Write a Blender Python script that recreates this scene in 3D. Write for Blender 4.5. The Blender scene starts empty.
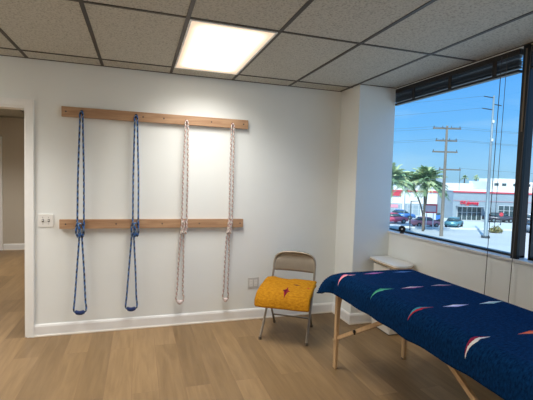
import bpy, bmesh, math, random
from mathutils import Vector, Matrix
random.seed(7)
PI = math.pi
SC = bpy.context.scene
COL = SC.collection

# ------------------------------------------------------------------ materials
def new_mat(name):
    m = bpy.data.materials.new(name); m.use_nodes = True
    nt = m.node_tree; b = nt.nodes['Principled BSDF']
    return m, nt, b

def mat(name, col, rough=.6, metal=0.0, noise=0.0, nscale=20, bump=0.0, bscale=200, stretch=(1,1,1)):
    m, nt, b = new_mat(name)
    b.inputs['Roughness'].default_value = rough
    b.inputs['Metallic'].default_value = metal
    tc = nt.nodes.new('ShaderNodeTexCoord')
    mp = nt.nodes.new('ShaderNodeMapping'); mp.inputs['Scale'].default_value = stretch
    nt.links.new(tc.outputs['Object'], mp.inputs['Vector'])
    n = nt.nodes.new('ShaderNodeTexNoise'); n.inputs['Scale'].default_value = nscale; n.inputs['Detail'].default_value = 4
    nt.links.new(mp.outputs['Vector'], n.inputs['Vector'])
    r = nt.nodes.new('ShaderNodeValToRGB')
    c0 = [max(0, c*(1-noise)) for c in col]; c1 = [min(1, c*(1+noise)) for c in col]
    r.color_ramp.elements[0].position = .3; r.color_ramp.elements[1].position = .7
    r.color_ramp.elements[0].color = (*c0, 1); r.color_ramp.elements[1].color = (*c1, 1)
    nt.links.new(n.outputs['Fac'], r.inputs['Fac']); nt.links.new(r.outputs['Color'], b.inputs['Base Color'])
    if bump:
        n2 = nt.nodes.new('ShaderNodeTexNoise'); n2.inputs['Scale'].default_value = bscale
        nt.links.new(mp.outputs['Vector'], n2.inputs['Vector'])
        bp = nt.nodes.new('ShaderNodeBump'); bp.inputs['Strength'].default_value = bump; bp.inputs['Distance'].default_value = .003
        nt.links.new(n2.outputs['Fac'], bp.inputs['Height']); nt.links.new(bp.outputs['Normal'], b.inputs['Normal'])
    return m

def emit(name, col, s):
    m = bpy.data.materials.new(name); m.use_nodes = True; nt = m.node_tree; nt.nodes.clear()
    o = nt.nodes.new('ShaderNodeOutputMaterial'); e = nt.nodes.new('ShaderNodeEmission')
    e.inputs['Color'].default_value = (*col, 1); e.inputs['Strength'].default_value = s
    nt.links.new(e.outputs[0], o.inputs[0]); return m

WALL = mat('wall_paint', (.855,.885,.875), .75, noise=.012, nscale=3, bump=.08, bscale=120)
TRIMW = mat('trim_paint', (.90,.905,.90), .35, noise=.01)
TRIMD = mat('trim_caulk', (.86,.82,.75), .4)
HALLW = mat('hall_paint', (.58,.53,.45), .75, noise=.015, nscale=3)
GRID = mat('grid_metal', (.040,.032,.024), .5, noise=.1)
PLASTIC = mat('white_plastic', (.84,.83,.80), .3)
SLOT = mat('dark_slot', (.09,.085,.08), .5)
FRAMEM = mat('window_metal', (.012,.014,.016), .35, .3, noise=.2)
FRAMEL = mat('window_channel', (.16,.13,.10), .35, .4)
BLIND = mat('blind_metal', (.022,.020,.020), .4, noise=.2)
CORD = mat('cord', (.10,.09,.085), .7)
SILL = mat('sill_paint', (.74,.75,.76), .3, noise=.01)
METALC = mat('chair_metal', (.32,.275,.22), .34, .55, noise=.05)
RUBBER = mat('rubber', (.13,.10,.075), .7)
BEECH = mat('beech', (.50,.33,.18), .45, noise=.12, nscale=8, stretch=(6,6,.7))
CABW = mat('cabinet_white', (.83,.81,.76), .45, noise=.01)
MAPLE = mat('maple_edge', (.48,.36,.22), .5, noise=.1, nscale=30)
BLACK = mat('black_plastic', (.006,.006,.007), .4)
VINYL = mat('table_vinyl', (.03,.05,.12), .5, noise=.1)
STEEL = mat('screw_steel', (.10,.09,.085), .4, .7)
HOOK = mat('hook_steel', (.06,.06,.06), .4, .8)

def floor_mat():
    m, nt, b = new_mat('floor_planks'); L = nt.links.new
    tc = nt.nodes.new('ShaderNodeTexCoord'); sp = nt.nodes.new('ShaderNodeSeparateXYZ'); cb = nt.nodes.new('ShaderNodeCombineXYZ')
    L(tc.outputs['Object'], sp.inputs[0]); L(sp.outputs['Y'], cb.inputs['X']); L(sp.outputs['X'], cb.inputs['Y'])
    br = nt.nodes.new('ShaderNodeTexBrick')
    br.offset = .37; br.offset_frequency = 2
    br.inputs['Scale'].default_value = 1.0; br.inputs['Brick Width'].default_value = 1.22; br.inputs['Row Height'].default_value = .182
    br.inputs['Mortar Size'].default_value = .0016; br.inputs['Mortar Smooth'].default_value = .3; br.inputs['Bias'].default_value = 0
    br.inputs['Color1'].default_value = (.205,.128,.058,1); br.inputs['Color2'].default_value = (.320,.205,.098,1)
    br.inputs['Mortar'].default_value = (.235,.14,.07,1)
    L(cb.outputs[0], br.inputs['Vector'])
    mp = nt.nodes.new('ShaderNodeMapping'); mp.inputs['Scale'].default_value = (1.1, 11, 1)
    L(cb.outputs[0], mp.inputs['Vector'])
    # offset grain per plank
    n = nt.nodes.new('ShaderNodeTexNoise'); n.inputs['Scale'].default_value = 2.2; n.inputs['Detail'].default_value = 6; n.inputs['Distortion'].default_value = .6
    n.noise_dimensions = '4D'
    L(mp.outputs[0], n.inputs['Vector'])
    bw = nt.nodes.new('ShaderNodeRGBToBW'); L(br.outputs['Color'], bw.inputs[0])
    mu = nt.nodes.new('ShaderNodeMath'); mu.operation = 'MULTIPLY'; mu.inputs[1].default_value = 60; L(bw.outputs[0], mu.inputs[0]); L(mu.outputs[0], n.inputs['W'])
    r = nt.nodes.new('ShaderNodeValToRGB'); r.color_ramp.elements[0].position = .3; r.color_ramp.elements[1].position = .72
    r.color_ramp.elements[0].color = (.80,.78,.75,1); r.color_ramp.elements[1].color = (1.12,1.12,1.12,1)
    L(n.outputs['Fac'], r.inputs['Fac'])
    mx = nt.nodes.new('ShaderNodeMix'); mx.data_type = 'RGBA'; mx.blend_type = 'MULTIPLY'; mx.inputs['Factor'].default_value = 1
    L(br.outputs['Color'], mx.inputs[6]); L(r.outputs['Color'], mx.inputs[7])
    L(mx.outputs[2], b.inputs['Base Color'])
    b.inputs['Roughness'].default_value = .42; b.inputs['Specular IOR Level'].default_value = .35
    bp = nt.nodes.new('ShaderNodeBump'); bp.inputs['Strength'].default_value = .15; bp.inputs['Distance'].default_value = .002
    L(n.outputs['Fac'], bp.inputs['Height']); L(bp.outputs[0], b.inputs['Normal'])
    return m
FLOOR = floor_mat()

def ceiling_mat():
    m, nt, b = new_mat('ceiling_tile'); L = nt.links.new
    tc = nt.nodes.new('ShaderNodeTexCoord')
    n = nt.nodes.new('ShaderNodeTexNoise'); n.inputs['Scale'].default_value = 75; n.inputs['Detail'].default_value = 5; n.inputs['Roughness'].default_value = .7
    L(tc.outputs['Object'], n.inputs['Vector'])
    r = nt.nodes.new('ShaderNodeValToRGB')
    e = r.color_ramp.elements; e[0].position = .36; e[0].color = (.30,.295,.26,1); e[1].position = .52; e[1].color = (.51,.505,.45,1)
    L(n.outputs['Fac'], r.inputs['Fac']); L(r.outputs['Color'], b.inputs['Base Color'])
    b.inputs['Roughness'].default_value = .9
    bp = nt.nodes.new('ShaderNodeBump'); bp.inputs['Strength'].default_value = .5; bp.inputs['Distance'].default_value = .004
    L(n.outputs['Fac'], bp.inputs['Height']); L(bp.outputs[0], b.inputs['Normal'])
    return m
CEIL = ceiling_mat()

def wood_mat():
    m, nt, b = new_mat('pine_board'); L = nt.links.new
    tc = nt.nodes.new('ShaderNodeTexCoord'); mp = nt.nodes.new('ShaderNodeMapping'); mp.inputs['Scale'].default_value = (1.6, 12, 17)
    L(tc.outputs['Object'], mp.inputs['Vector'])
    n = nt.nodes.new('ShaderNodeTexNoise'); n.inputs['Scale'].default_value = 1.6; n.inputs['Detail'].default_value = 5; n.inputs['Distortion'].default_value = 1.2
    L(mp.outputs[0], n.inputs['Vector'])
    r = nt.nodes.new('ShaderNodeValToRGB'); e = r.color_ramp.elements
    e[0].position = .3; e[0].color = (.37,.205,.112,1); e[1].position = .7; e[1].color = (.54,.345,.205,1)
    L(n.outputs['Fac'], r.inputs['Fac']); L(r.outputs['Color'], b.inputs['Base Color']); b.inputs['Roughness'].default_value = .5
    return m
PINE = wood_mat()

def rope_mat(name, base, c2, c3, freq=20, w1=.60, w2=.82):
    # braided rope: helical flecks driven by UV (u around, v metres along)
    m, nt, b = new_mat(name); L = nt.links.new
    uv = nt.nodes.new('ShaderNodeUVMap'); sp = nt.nodes.new('ShaderNodeSeparateXYZ'); L(uv.outputs[0], sp.inputs[0])
    def lin(a, bb):
        m1 = nt.nodes.new('ShaderNodeMath'); m1.operation = 'MULTIPLY'; m1.inputs[1].default_value = a; L(sp.outputs['X'], m1.inputs[0])
        m2 = nt.nodes.new('ShaderNodeMath'); m2.operation = 'MULTIPLY_ADD'; m2.inputs[1].default_value = bb; L(sp.outputs['Y'], m2.inputs[0]); L(m1.outputs[0], m2.inputs[2])
        f = nt.nodes.new('ShaderNodeMath'); f.operation = 'FRACT'; L(m2.outputs[0], f.inputs[0]); return f
    f1 = lin(1, freq); f2 = lin(-1, freq)
    def ramp(f, lo, hi):
        g = nt.nodes.new('ShaderNodeMath'); g.operation = 'GREATER_THAN'; g.inputs[1].default_value = lo; L(f.outputs[0], g.inputs[0]); return g
    g1 = ramp(f1, w1, 1); g2 = ramp(f2, w2, 1)
    a = nt.nodes.new('ShaderNodeMix'); a.data_type = 'RGBA'; a.inputs[6].default_value = (*base,1); a.inputs[7].default_value = (*c2,1); L(g1.outputs[0], a.inputs['Factor'])
    c = nt.nodes.new('ShaderNodeMix'); c.data_type = 'RGBA'; c.inputs[7].default_value = (*c3,1); L(a.outputs[2], c.inputs[6]); L(g2.outputs[0], c.inputs['Factor'])
    L(c.outputs[2], b.inputs['Base Color']); b.inputs['Roughness'].default_value = .7
    return m
ROPEB = rope_mat('blue_rope', (.003,.006,.022), (.028,.13,.40), (.30,.42,.60), 17, .52, .84)
ROPEW = rope_mat('white_rope', (.70,.66,.62), (.44,.24,.21), (.32,.25,.24), 20, .66, .80)
WRAPB = mat('blue_wrap', (.008,.026,.12), .7, noise=.5, nscale=90)
WRAPW = mat('white_wrap', (.66,.56,.54), .7, noise=.25, nscale=90)

def motif_cloth(name, base, dark, motifs, weave=1.0, ns=35):
    """woven cloth in UV metres with lens-shaped woven motifs: (cx, cy, half_len, half_h, light, deep, vertical)"""
    m, nt, b = new_mat(name); L = nt.links.new
    uv = nt.nodes.new('ShaderNodeUVMap'); sp = nt.nodes.new('ShaderNodeSeparateXYZ'); L(uv.outputs[0], sp.inputs[0])
    mp = nt.nodes.new('ShaderNodeMapping'); mp.inputs['Scale'].default_value = (1, 2.2, 1); L(uv.outputs[0], mp.inputs[0])
    n = nt.nodes.new('ShaderNodeTexNoise'); n.inputs['Scale'].default_value = ns; n.inputs['Detail'].default_value = 6; n.inputs['Roughness'].default_value = .7
    L(mp.outputs[0], n.inputs['Vector'])
    r = nt.nodes.new('ShaderNodeValToRGB'); e = r.color_ramp.elements
    e[0].position = .34; e[0].color = (*dark,1); e[1].position = .66; e[1].color = (*base,1); L(n.outputs['Fac'], r.inputs['Fac'])
    cur = r.outputs['Color']
    def M(op, a, bb=None, cc=None):
        x = nt.nodes.new('ShaderNodeMath'); x.operation = op
        for i, v in enumerate((a, bb, cc)):
            if v is None: continue
            if isinstance(v, (int, float)): x.inputs[i].default_value = v
            else: L(v, x.inputs[i])
        return x.outputs[0]
    fz = M('MULTIPLY', M('SUBTRACT', n.outputs['Fac'], .5), .9)
    for cx, cy, hl, hh, light, deep, vert in motifs:
        A, B = ('Y','X') if vert else ('X','Y')
        if vert: cx, cy = cy, cx
        u = M('ABSOLUTE', M('DIVIDE', M('SUBTRACT', sp.outputs[A], cx), hl))
        vs = M('DIVIDE', M('SUBTRACT', sp.outputs[B], cy), hh)
        v = M('ABSOLUTE', vs)
        # stepped taper: wide thin points plus a fat middle
        s = M('SUBTRACT', M('SUBTRACT', 1.0, M('POWER', u, .8)), v)
        s = M('ADD', s, M('MULTIPLY', fz, .35))
        mask = M('GREATER_THAN', s, 0.0)
        core = M('GREATER_THAN', M('ADD', M('MULTIPLY', vs, -1), fz), -.05)
        col = nt.nodes.new('ShaderNodeMix'); col.data_type = 'RGBA'; col.inputs[6].default_value = (*light,1); col.inputs[7].default_value = (*deep,1)
        L(core, col.inputs['Factor'])
        mx = nt.nodes.new('ShaderNodeMix'); mx.data_type = 'RGBA'; L(mask, mx.inputs['Factor']); L(cur, mx.inputs[6]); L(col.outputs[2], mx.inputs[7])
        cur = mx.outputs[2]
    L(cur, b.inputs['Base Color'])
    b.inputs['Roughness'].default_value = .95; b.inputs['Specular IOR Level'].default_value = .04
    if 'Sheen Weight' in b.inputs: b.inputs['Sheen Weight'].default_value = 0
    bp = nt.nodes.new('ShaderNodeBump'); bp.inputs['Strength'].default_value = .6*weave; bp.inputs['Distance'].default_value = .004
    L(n.outputs['Fac'], bp.inputs['Height']); L(bp.outputs[0], b.inputs['Normal'])
    return m

def glass_mat():
    m = bpy.data.materials.new('tinted_glass'); m.use_nodes = True; nt = m.node_tree; nt.nodes.clear(); L = nt.links.new
    o = nt.nodes.new('ShaderNodeOutputMaterial'); mix = nt.nodes.new('ShaderNodeMixShader')
    t = nt.nodes.new('ShaderNodeBsdfTransparent'); t.inputs[0].default_value = (.80,.94,.96,1)
    g = nt.nodes.new('ShaderNodeBsdfGlossy'); g.inputs['Roughness'].default_value = .0; g.inputs['Color'].default_value = (.8,.9,1,1)
    lw = nt.nodes.new('ShaderNodeLayerWeight'); lw.inputs['Blend'].default_value = .5
    pw = nt.nodes.new('ShaderNodeMath'); pw.operation = 'POWER'; pw.inputs[1].default_value = 5; L(lw.outputs['Facing'], pw.inputs[0])
    f = nt.nodes.new('ShaderNodeMath'); f.operation = 'MULTIPLY_ADD'; f.inputs[1].default_value = .9; f.inputs[2].default_value = .04; L(pw.outputs[0], f.inputs[0])
    L(f.outputs[0], mix.inputs[0]); L(t.outputs[0], mix.inputs[1]); L(g.outputs[0], mix.inputs[2]); L(mix.outputs[0], o.inputs[0])
    return m
GLASS = glass_mat()

# ------------------------------------------------------------------ mesh helpers
def link(name, bm, m, parent=None, smooth=False, loc=None):
    me = bpy.data.meshes.new(name); bm.normal_update(); bm.to_mesh(me); bm.free()
    ms = m if isinstance(m, (list, tuple)) else [m]
    for x in ms: me.materials.append(x)
    if smooth:
        for p in me.polygons: p.use_smooth = True
    o = bpy.data.objects.new(name, me); COL.objects.link(o)
    if parent: o.parent = parent
    if loc: o.location = loc
    return o

def box(bm, x0, x1, y0, y1, z0, z1, mi=0, bevel=0):
    r = bmesh.ops.create_cube(bm, size=1)
    vs = r['verts']
    bmesh.ops.scale(bm, vec=(abs(x1-x0), abs(y1-y0), abs(z1-z0)), verts=vs)
    bmesh.ops.translate(bm, vec=((x0+x1)/2, (y0+y1)/2, (z0+z1)/2), verts=vs)
    fs = set(f for v in vs for f in v.link_faces)
    for f in fs: f.material_index = mi
    if bevel:
        es = list(set(e for v in vs for e in v.link_edges))
        bmesh.ops.bevel(bm, geom=es, offset=bevel, segments=2, affect='EDGES', profile=.6)
    return vs

def boxobj(name, dims, m, parent=None, bevel=0, loc=None):
    bm = bmesh.new(); box(bm, *dims, bevel=bevel); return link(name, bm, m, parent, loc=loc)

def frames(pts):
    pts = [Vector(p) for p in pts]; out = []
    n = None
    for i, p in enumerate(pts):
        t = (pts[min(i+1, len(pts)-1)] - pts[max(i-1, 0)]).normalized()
        if n is None:
            a = Vector((0,1,0)) if abs(t.y) < .9 else Vector((1,0,0))
            n = t.cross(a).normalized()
        else:
            n = (n - t*n.dot(t)).normalized()
        out.append((p, t, n, t.cross(n)))
    return out

def tube(bm, pts, r, seg=8, mi=0, caps=True, squash=1.0):
    uvl = bm.loops.layers.uv.verify()
    fr = frames(pts); rs = r if isinstance(r, (list, tuple)) else [r]*len(fr)
    rings = []; d = 0; ds = []
    for i, (p, t, n, b) in enumerate(fr):
        if i: d += (p - fr[i-1][0]).length
        ds.append(d)
        rings.append([bm.verts.new(p + (n*math.cos(2*PI*k/seg) + b*math.sin(2*PI*k/seg)*squash)*rs[i]) for k in range(seg)])
    for i in range(len(rings)-1):
        for k in range(seg):
            k2 = (k+1) % seg
            f = bm.faces.new((rings[i][k], rings[i][k2], rings[i+1][k2], rings[i+1][k])); f.material_index = mi; f.smooth = True
            for lp, (a, c) in zip(f.loops, ((k, i), (k+1, i), (k+1, i+1), (k, i+1))): lp[uvl].uv = (a/seg, ds[c])
    if caps:
        for rg in (rings[0], rings[-1]):
            try: f = bm.faces.new(rg); f.material_index = mi
            except ValueError: pass

def spline(pts, n=8):
    P = [Vector(p) for p in pts]; P = [P[0]*2-P[1]] + P + [P[-1]*2-P[-2]]; out = []
    for i in range(1, len(P)-2):
        for k in range(n):
            t = k/n; a, b, c, d = P[i-1], P[i], P[i+1], P[i+2]
            out.append(.5*((2*b) + (c-a)*t + (2*a-5*b+4*c-d)*t*t + (3*b-a-3*c+d)*t**3))
    out.append(P[-2]); return out

def tubeobj(name, pts, r, m, parent=None, seg=10, **k):
    bm = bmesh.new(); tube(bm, pts, r, seg, **k)
    bmesh.ops.recalc_face_normals(bm, faces=bm.faces); return link(name, bm, m, parent)

def prism(bm, poly, z0, z1, mi=0):
    lo = [bm.verts.new((x, y, z0)) for x, y in poly]; hi = [bm.verts.new((x, y, z1)) for x, y in poly]
    n = len(poly); fs = [bm.faces.new(lo[::-1]), bm.faces.new(hi)]
    for i in range(n): fs.append(bm.faces.new((lo[i], lo[(i+1) % n], hi[(i+1) % n], hi[i])))
    for f in fs: f.material_index = mi
    bmesh.ops.recalc_face_normals(bm, faces=fs)

def disc(bm, c, axis, r, h, seg=20, r2=None, mi=0):
    q = Vector((0,0,1)).rotation_difference(Vector(axis).normalized()).to_matrix().to_4x4()
    res = bmesh.ops.create_cone(bm, cap_ends=True, segments=seg, radius1=r, radius2=r if r2 is None else r2, depth=h, matrix=Matrix.Translation(c) @ q)
    for f in set(f for v in res['verts'] for f in v.link_faces): f.material_index = mi

def ball(bm, c, r, sc=(1,1,1), sub=2):
    bmesh.ops.create_icosphere(bm, subdivisions=sub, radius=r, matrix=Matrix.Translation(c) @ Matrix.Diagonal((*sc, 1)))

def thing(name, label, cat, loc=(0,0,0), rz=0, group=None):
    o = bpy.data.objects.new(name, None); COL.objects.link(o); o.location = loc; o.rotation_euler = (0,0,rz)
    o.empty_display_size = .1
    o['label'] = label; o['category'] = cat
    if group: o['group'] = group
    return o
def tag(o, label, cat, group=None):
    o['label'] = label; o['category'] = cat
    if group: o['group'] = group
    return o
def struct(o): o['kind'] = 'structure'; return o
def dup(root, loc=None, rz=None, label=None, group=None):
    r = root.copy(); COL.objects.link(r)
    if loc is not None: r.location = loc
    if rz is not None: r.rotation_euler = (0,0,rz)
    if label: r['label'] = label
    if group: r['group'] = group
    for ch in list(root.children):
        c = ch.copy(); COL.objects.link(c); c.parent = r
        for g in list(ch.children):
            d = g.copy(); COL.objects.link(d); d.parent = c
    return r

# ------------------------------------------------------------------ room constants
H = 2.49; RX = 3.50; PX = 3.07; PY = -.39; LX = -2.2; FY = -6.4
DX0, DX1, DH = -.95, -.008, 2.072       # door opening in back wall
SILLZ = .985; WTOP = 2.478; WT = .14
HY = 4.56                              # hall back wall

# floor
struct(boxobj('floor', (LX-.2, RX+.2, FY-.2, HY+.2, -.12, 0), FLOOR))
# ceiling
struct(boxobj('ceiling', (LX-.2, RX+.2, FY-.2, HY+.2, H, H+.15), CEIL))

# back wall with the door opening
bm = bmesh.new()
box(bm, DX1, RX+.2, 0, WT, 0, H); box(bm, LX-.2, DX0, 0, WT, 0, H); box(bm, DX0, DX1, 0, WT, DH, H)
struct(link('wall_back', bm, WALL))
struct(boxobj('wall_left', (LX-.15, LX, FY, 0, 0, H), WALL))
struct(boxobj('wall_front', (LX-.15, RX+.15, FY-.15, FY, 0, H), WALL))
# right wall: parapet, header, end piece
WY1 = -5.2
bm = bmesh.new()
box(bm, RX, RX+WT, FY, 0, 0, SILLZ-.02); box(bm, RX, RX+WT, FY, 0, WTOP, H)
box(bm, RX, RX+WT, FY, WY1, SILLZ-.02, WTOP); box(bm, RX, RX+WT, -.12, 0, SILLZ-.02, WTOP)
struct(link('wall_right', bm, WALL))
struct(boxobj('wall_corner', (PX, RX, PY, 0, 0, H), WALL, bevel=.004))

# hall walls
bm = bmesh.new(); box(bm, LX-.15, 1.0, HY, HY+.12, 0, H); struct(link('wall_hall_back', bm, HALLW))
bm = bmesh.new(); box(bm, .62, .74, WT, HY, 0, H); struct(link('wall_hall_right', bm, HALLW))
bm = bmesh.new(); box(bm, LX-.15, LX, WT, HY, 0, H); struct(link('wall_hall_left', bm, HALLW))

def baseboard(name, x0, x1, y0, y1, axis, sgn, hgt=.112):
    """profiled skirting: axis 'x' runs along x on plane y0, sgn = side it projects to"""
    prof = [(0,0), (.018,0), (.018,.010), (.013,.016), (.013,hgt-.022), (.009,hgt-.008), (.004,hgt), (0,hgt)]
    bm = bmesh.new(); rows = []
    for e in (0, 1):
        if axis == 'x': rows.append([bm.verts.new(((x0, x1)[e], y0 + sgn*d, z)) for d, z in prof])
        else: rows.append([bm.verts.new((x0 + sgn*d, (y0, y1)[e], z)) for d, z in prof])
    n = len(prof)
    for i in range(n):
        f = bm.faces.new((rows[0][i], rows[0][(i+1) % n], rows[1][(i+1) % n], rows[1][i]))
        f.material_index = 1 if i in (1, 2) else 0
    bm.faces.new(rows[0][::-1]); bm.faces.new(rows[1]); bmesh.ops.recalc_face_normals(bm, faces=bm.faces)
    return struct(link(name, bm, [TRIMW, TRIMD]))
baseboard('baseboard_back', .045, PX, 0, 0, 'x', -1)
baseboard('baseboard_corner', PX-.018, RX, PY, 0, 'x', -1)
baseboard('baseboard_corner_side', PX, 0, PY, 0, 'y', -1)
baseboard('baseboard_right', RX, 0, FY, PY-.018, 'y', -1)
baseboard('baseboard_left', LX, 0, FY, 0, 'y', 1)
baseboard('baseboard_back_left', LX, DX0-.07, 0, 0, 'x', -1)
baseboard('baseboard_hall', -1.48, .62, HY, 0, 'x', -1, .12)

# door casing (white, stepped) : opening without a leaf in view
d = bmesh.new()
def casing(bm, x0, x1, ztop, yf, sgn):
    w = .058
    for xa, xb in ((x0-w, x0), (x1, x1+w)):
        box(bm, xa, xb, yf, yf+sgn*.014, 0, ztop+w)
    box(bm, x0, x1, yf, yf+sgn*.014, ztop, ztop+w)
    for xa, xb in ((x0-w, x0-w+.018), (x1+w-.018, x1+w)):
        box(bm, xa, xb, yf+sgn*.014, yf+sgn*.021, 0, ztop+w)
    box(bm, x0-w+.018, x1+w-.018, yf+sgn*.014, yf+sgn*.021, ztop+w-.018, ztop+w)
casing(d, DX0, DX1, DH, 0, -1)
box(d, DX1-.018, DX1, 0, WT, 0, DH); box(d, DX0, DX0+.018, 0, WT, 0, DH); box(d, DX0+.018, DX1-.018, 0, WT, DH-.018, DH)
struct(link('trim_1', d, TRIMW))
# hall door at far left
d = bmesh.new(); box(d, -1.555, -1.49, HY-.02, HY, 0, 2.13); box(d, -2.5+.3, -1.555, HY-.02, HY, 2.06, 2.13)
struct(link('trim_2', d, TRIMW))
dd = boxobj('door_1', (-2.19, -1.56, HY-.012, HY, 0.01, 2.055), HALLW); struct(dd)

# ------------------------------------------------------------------ ceiling grid
T = .61; CUT = .238; ROW = 1.2
bm = bmesh.new(); zt = H-.004
gx = [T*k for k in range(-3, 6)]
for x in gx:
    w = .013
    if x < 3: box(bm, x-w, x+w, FY, 0, zt, H)
    else: box(bm, x-w, x+w, FY, 0, zt, H)
k = 0; y = -CUT
rows_y = []
while y > FY: rows_y.append(y); y -= ROW
for y in rows_y: box(bm, LX, PX-.03 if False else (RX if y < PY else PX), y-.011, y+.011, zt-.0004, H)
# wall angle
box(bm, LX, PX, -.012, 0, zt, H); box(bm, RX-.013, RX, FY, PY, zt-.001, H); box(bm, PX, RX, PY-.010, PY, zt-.0006, H)
struct(link('trim_3', bm, GRID))
# hall ceiling grid
bm = bmesh.new()
for x in [T*k-.3 for k in range(-3, 2)]: box(bm, x-.012, x+.012, WT, HY, zt, H)
for y in (.8, 2.0, 3.2, 4.4): box(bm, LX, .62, y-.011, y+.011, zt-.0004, H)
box(bm, LX, .62, HY-.014, HY, zt, H)
struct(link('trim_4', bm, GRID))

# ------------------------------------------------------------------ ceiling lights
LIGHT_S = 3.0
def diffuser_mat(name, s):
    m = bpy.data.materials.new(name); m.use_nodes = True; nt = m.node_tree; nt.nodes.clear(); L = nt.links.new
    o = nt.nodes.new('ShaderNodeOutputMaterial'); e = nt.nodes.new('ShaderNodeEmission')
    tc = nt.nodes.new('ShaderNodeTexCoord'); n = nt.nodes.new('ShaderNodeTexNoise'); n.inputs['Scale'].default_value = 160
    L(tc.outputs['Object'], n.inputs['Vector'])
    # lens panel: the tubes light the middle harder than the rim (object-space distance to the rim)
    sp = nt.nodes.new('ShaderNodeSeparateXYZ'); L(tc.outputs['Object'], sp.inputs[0])
    def edge(axis, half):
        a = nt.nodes.new('ShaderNodeMath'); a.operation = 'ABSOLUTE'; L(sp.outputs[axis], a.inputs[0])
        mr = nt.nodes.new('ShaderNodeMapRange'); mr.inputs['From Min'].default_value = half; mr.inputs['From Max'].default_value = half-.15
        mr.interpolation_type = 'SMOOTHSTEP'; L(a.outputs[0], mr.inputs['Value']); return mr
    ex, ey = edge('X', .285), edge('Y', .58)
    mu = nt.nodes.new('ShaderNodeMath'); mu.operation = 'MULTIPLY'; L(ex.outputs[0], mu.inputs[0]); L(ey.outputs[0], mu.inputs[1])
    mr = nt.nodes.new('ShaderNodeMapRange'); mr.inputs['To Min'].default_value = .8; mr.inputs['To Max'].default_value = s; L(mu.outputs[0], mr.inputs['Value'])
    cr = nt.nodes.new('ShaderNodeMix'); cr.data_type = 'RGBA'; cr.inputs[6].default_value = (1.0,.76,.54,1); cr.inputs[7].default_value = (1.0,.95,.84,1)
    L(mu.outputs[0], cr.inputs['Factor'])
    L(cr.outputs[2], e.inputs['Color']); L(mr.outputs[0], e.inputs['Strength']); L(e.outputs[0], o.inputs[0])
    return m
DIFF = diffuser_mat('light_diffuser', LIGHT_S)
def ceiling_light(x0, y1, label, first=None, group=None):
    cx, cy = x0 + T/2, y1 - ROW/2
    if first: return dup(first, (cx, cy, H), label=label, group=group)
    t = thing('ceiling_light', label, 'ceiling light', (cx, cy, H), group=group)
    hx, hy = T/2-.0135, ROW/2-.0115
    bm = bmesh.new()
    for a in ((-hx, -hx+.012, -hy, hy), (hx-.012, hx, -hy, hy), (-hx+.012, hx-.012, -hy, -hy+.012), (-hx+.012, hx-.012, hy-.012, hy)):
        box(bm, *a, -.010, -.0005)
    link('frame', bm, TRIMW, t)
    bm = bmesh.new(); box(bm, -hx+.012, hx-.012, -hy+.012, hy-.012, -.006, -.0008); link('diffuser', bm, DIFF, t)
    return t
def lamp(x, y, w):
    # the tubes' downward beam through the prismatic lens
    l = bpy.data.lights.new('fluorescent_lamp', 'AREA'); l.shape = 'RECTANGLE'; l.size = .56; l.size_y = 1.12; l.energy = w
    l.color = (1,.965,.91); l.spread = math.radians(128)
    o = bpy.data.objects.new('fluorescent_lamp', l); COL.objects.link(o); o.location = (x, y, H-.012)
cl = ceiling_light(2*T, -CUT, 'bright rectangular fluorescent ceiling light recessed in the tile grid above the rope boards')
ceiling_light(2*T, -CUT-3*ROW, 'added unseen rectangular ceiling light farther back over the middle of the room', cl)  # this and the next two fixtures are out of view, added to light the room
ceiling_light(-2*T, -CUT-3*ROW, 'added unseen rectangular ceiling light over the left rear of the room', cl)
ceiling_light(-2*T, -CUT, 'added unseen rectangular ceiling light over the floor left of the doorway', cl)
hl = dup(cl, (-1.3, 2.6, H), label='added unseen rectangular ceiling light in the hallway beyond the door opening')  # out-of-view fixture added to brighten the dim hall
hm = DIFF.copy(); hm.name = 'added_hall_diffuser'
for n in hm.node_tree.nodes:
    if n.type == 'MAP_RANGE' and abs(n.inputs['To Max'].default_value - LIGHT_S) < 1e-3:
        n.inputs['To Max'].default_value = 2
for L_ in [o for o in bpy.data.objects if o.name.startswith('ceiling_light')]:
    lamp(L_.location.x, L_.location.y, 26 if L_ is hl else (17 if L_ is cl else 29))  # every lamp but the first one's sits under an added, unseen fixture
for ch in hl.children:
    if ch.name.startswith('diffuser'):
        ch.data = ch.data.copy(); ch.data.materials[0] = hm

# ------------------------------------------------------------------ window
GX = 3.585
def pane(name, y0, y1):
    # frame (structure) with a glass pane as child
    bm = bmesh.new(); w = .016
    box(bm, GX-.02, GX+.03, y0, y1, SILLZ, SILLZ+w); box(bm, GX-.02, GX+.03, y0, y1, WTOP-w, WTOP)
    box(bm, GX-.02, GX+.03, y1-w, y1, SILLZ, WTOP) if y1 < PY-.01 else box(bm, GX-.02, GX+.03, y1-.010, y1, SILLZ, WTOP)
    box(bm, GX-.02, GX+.03, y0, y0+w, SILLZ, WTOP)
    f = struct(link(name, bm, FRAMEM))
    bm = bmesh.new()
    vs = [bm.verts.new(p) for p in ((GX, y0+.01, SILLZ+.01), (GX, y1-.005, SILLZ+.01), (GX, y1-.005, WTOP-.01), (GX, y0+.01, WTOP-.01))]
    bm.faces.new(vs); g = link('glass', bm, GLASS, f)
    return f
MU = [(-1.822, -1.896), (-3.52, -3.594)]
pane('window_1', MU[0][0]-.040, -.125); pane('window_2', MU[1][0], MU[0][1]-.030); pane('window_3', WY1, MU[1][1])
for i, (a, b) in enumerate(MU):
    bm = bmesh.new(); box(bm, RX-.012, RX+.018, b-.006, a-.030, SILLZ, H-.005, bevel=.004)
    box(bm, RX-.015, RX-.012, b+.010, b+.022, SILLZ+.9, WTOP-.02, mi=1)
    struct(link('trim_%d' % (5+i), bm, [FRAMEM, FRAMEL]))
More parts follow.
